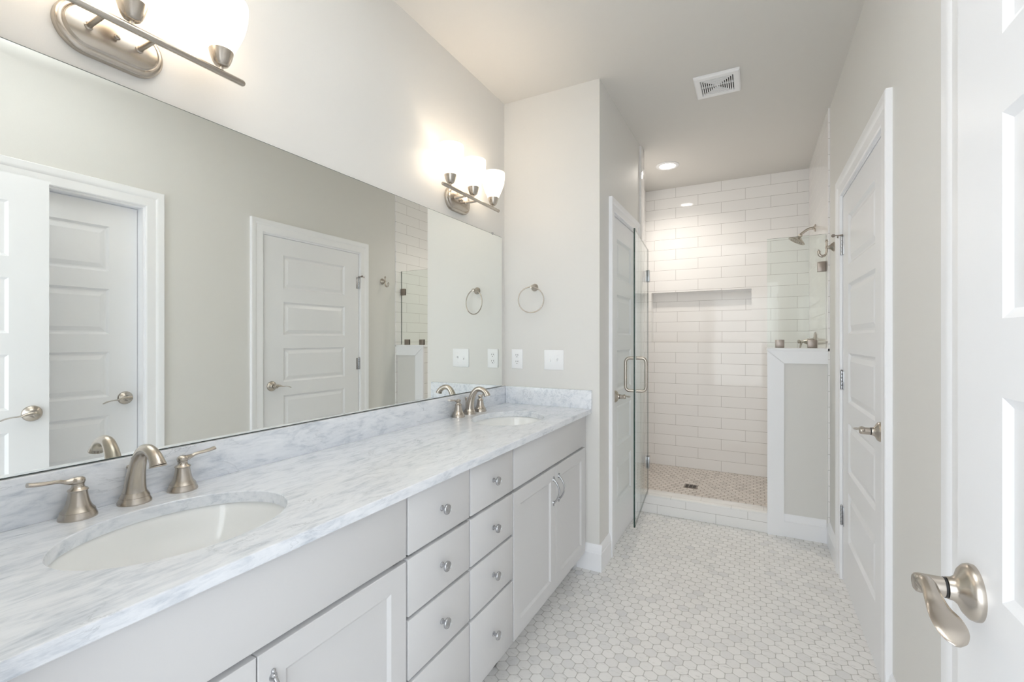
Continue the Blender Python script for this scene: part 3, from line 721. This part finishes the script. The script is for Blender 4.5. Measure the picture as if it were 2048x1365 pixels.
for z in (1.765, .36):
    mb = MB(); c = hp+dv*.018
    for s_ in (-1, 1):
        a = c+nv*s_*.0105
        R3 = Matrix((( dv.x, nv.x, 0), (dv.y, nv.y, 0), (0, 0, 1)))
        b = MB(); b.box((-.028, -.0055, -.043), (.028, .0055, .043), .0015)
        for v in b.bm.verts: v.co = R3 @ v.co + Vector((a.x, a.y, z))
        me = bpy.data.meshes.new('t'); b.bm.to_mesh(me); b.bm.free(); mb.bm.from_mesh(me); bpy.data.meshes.remove(me)
    mb.box((XW+.0125, hp.y-.012, z-.043), (XW+.019, hp.y+.022, z+.043), .0015)
    mb.tube([(hp.x-.012, hp.y+.002, z-.043), (hp.x-.012, hp.y+.002, z+.043)], .008, 14)
    mb.build('hinge', M['chrome'], t, merge=False)
t = thing('shower_glass_panel', 'fixed clear glass panel standing on the half wall', 'glass panel', (1.61, 3.56, 1.233))
mb = MB(); pane(mb, Vector((1.441, 3.56, 0)), Vector((1.7725, 3.56, 0)), Vector((0, 1, 0)), 1.234, 1.966, .0095); mb.build('glass_pane', [M['glass'], M['glass_edge']], t, sharp=None)
for a, b in (((1.489, 1.232), (1.541, 1.285)), ((1.672, 1.232), (1.725, 1.285)), ((1.726, 1.726), (1.7735, 1.79))):
    mb = MB()
    for s_ in (-1, 1): mb.box((a[0], 3.56+s_*.0052, a[1]), (b[0], 3.56+s_*.013, b[1]), .001)
    mb.build('clip', M['nickel_dark'], t, merge=False)
t = thing('showerhead', 'bell shaped nickel shower head on a curved arm', 'shower head', (XT, 4.15, 2.132))
mb = MB(); mb.lathe((XT-.0004, 4.15, 2.132), (-1, 0, 0), [(.029, 0), (.029, .003), (.022, .008), (.011, .012), (.0105, .02)], 30); mb.build('flange', M['nickel'], t)
arm = smoothpath([(XT-.004, 2.132), (XT-.03, 2.131), (XT-.055, 2.122), (XT-.08, 2.104), (XT-.10, 2.085)], 6)
mb = MB(); mb.tube([(p[0], 4.15, p[1]) for p in arm], .0095, 18); mb.build('arm', M['nickel'], t)
mb = MB(); o = Vector((XT-.095, 4.15, 2.089)); ax = Vector((-.50, 0, -.86)).normalized()
mb.lathe(o, ax, [(.009, -.004), (.014, 0), (.0155, .008), (.013, .014), (.0145, .018), (.02, .024), (.038, .036), (.055, .046), (.0605, .051), (.0615, .055), (.059, .058), (.052, .0582), (.05, .0565), (.001, .0565)], 44)
h = mb.build('head', M['nickel'], t)
mb = MB(); u = ax.cross(Vector((0, 1, 0))).normalized(); w = Vector((0, 1, 0))
for R_, n in ((.012, 6), (.026, 12), (.040, 18)):
    for k in range(n):
        a = 2*PI*k/n; mb.lathe(o+u*R_*math.cos(a)+w*R_*math.sin(a), ax, [(.0021, .0562), (.0014, .0598)], 8)
mb.build('nozzles', M['nickel_dark'], h, merge=False)
t = thing('shower_valve', 'nickel shower valve with a round plate on the tiled wall below the shower head', 'shower valve', (XT, 4.15, 1.27))
mb = MB(); mb.lathe((XT-.0004, 4.15, 1.27), (-1, 0, 0), [(.072, 0), (.072, .003), (.066, .008), (.035, .012), (.03, .016)], 44); mb.build('escutcheon', M['nickel'], t)
mb = MB(); mb.lathe((XT-.012, 4.15, 1.27), (-1, 0, 0), [(.026, 0), (.0245, .012), (.0235, .03), (.026, .033), (.026, .037), (.022, .041), (.014, .06), (.0085, .07), (.0075, .082), (.012, .086), (.0145, .094), (.0125, .102), (.004, .106)], 36); mb.build('body', M['nickel'], t)
mb = MB(); sp = smoothpath([(XT-.09, 1.266), (XT-.095, 1.245), (XT-.10, 1.22), (XT-.108, 1.198)], 4)
mb.ribbon([(p[0], 4.15, p[1]) for p in sp], (0, 1, 0), [.0105-.0035*k/12 for k in range(13)], [.008-.0045*k/12 for k in range(13)]); mb.build('lever', M['nickel'], t)
t = thing('shower_drain', 'small square metal drain in the shower floor', 'drain', (.90, 4.05, ZT))
mb = MB(); mb.box((.848, 3.998, ZT-.001), (.952, 4.102, ZT+.003), .001); mb.build('drain_frame', M['nickel_dark'], t)
mb = MB()
for k in range(6):
    for j in range(3): mb.box((.86+j*.029, 4.008+k*.0145, ZT+.003), (.86+j*.029+.023, 4.008+k*.0145+.008, ZT+.0036))
mb.build('drain_slots', M['slot'], t, merge=False)
# robe hook on the right wall
t = thing('robe_hook', 'small nickel robe hook on the right wall beside the shower', 'hook', (XR, 3.30, 1.838))
mb = MB(); mb.lathe((XR-.0004, 3.30, 1.838), (-1, 0, 0), [(.028, 0), (.028, .005), (.0245, .009), (.0215, .013), (.014, .02), (.009, .026), (.0078, .034), (.0085, .038), (.0085, .042), (.004, .045)], 32); mb.build('mount', M['nickel'], t)
sp = smoothpath([(XR-.038, 1.872), (XR-.038, 1.85), (XR-.038, 1.825), (XR-.041, 1.80), (XR-.052, 1.787), (XR-.068, 1.789), (XR-.076, 1.801), (XR-.077, 1.812)], 5)
mb = MB(); mb.tube([(p[0], 3.30, p[1]) for p in sp], [.0055]*12+[.0055+.0025*min(1, k/12) for k in range(len(sp)-12)], 16)
mb.lathe((XR-.038, 3.30, 1.868), (0, 0, 1), [(.0055, 0), (.0085, .003), (.0085, .006), (.0045, .009), (.007, .013), (.001, .018)], 18)
mb.lathe((XR-.077, 3.30, 1.81), (0, 0, 1), [(.006, 0), (.0095, .003), (.0095, .006), (.004, .009), (.0065, .013), (.001, .018)], 18)
mb.build('hook', M['nickel'], t, merge=False)

for o in ROOTS:
    if '_o' in o: del o['_o']
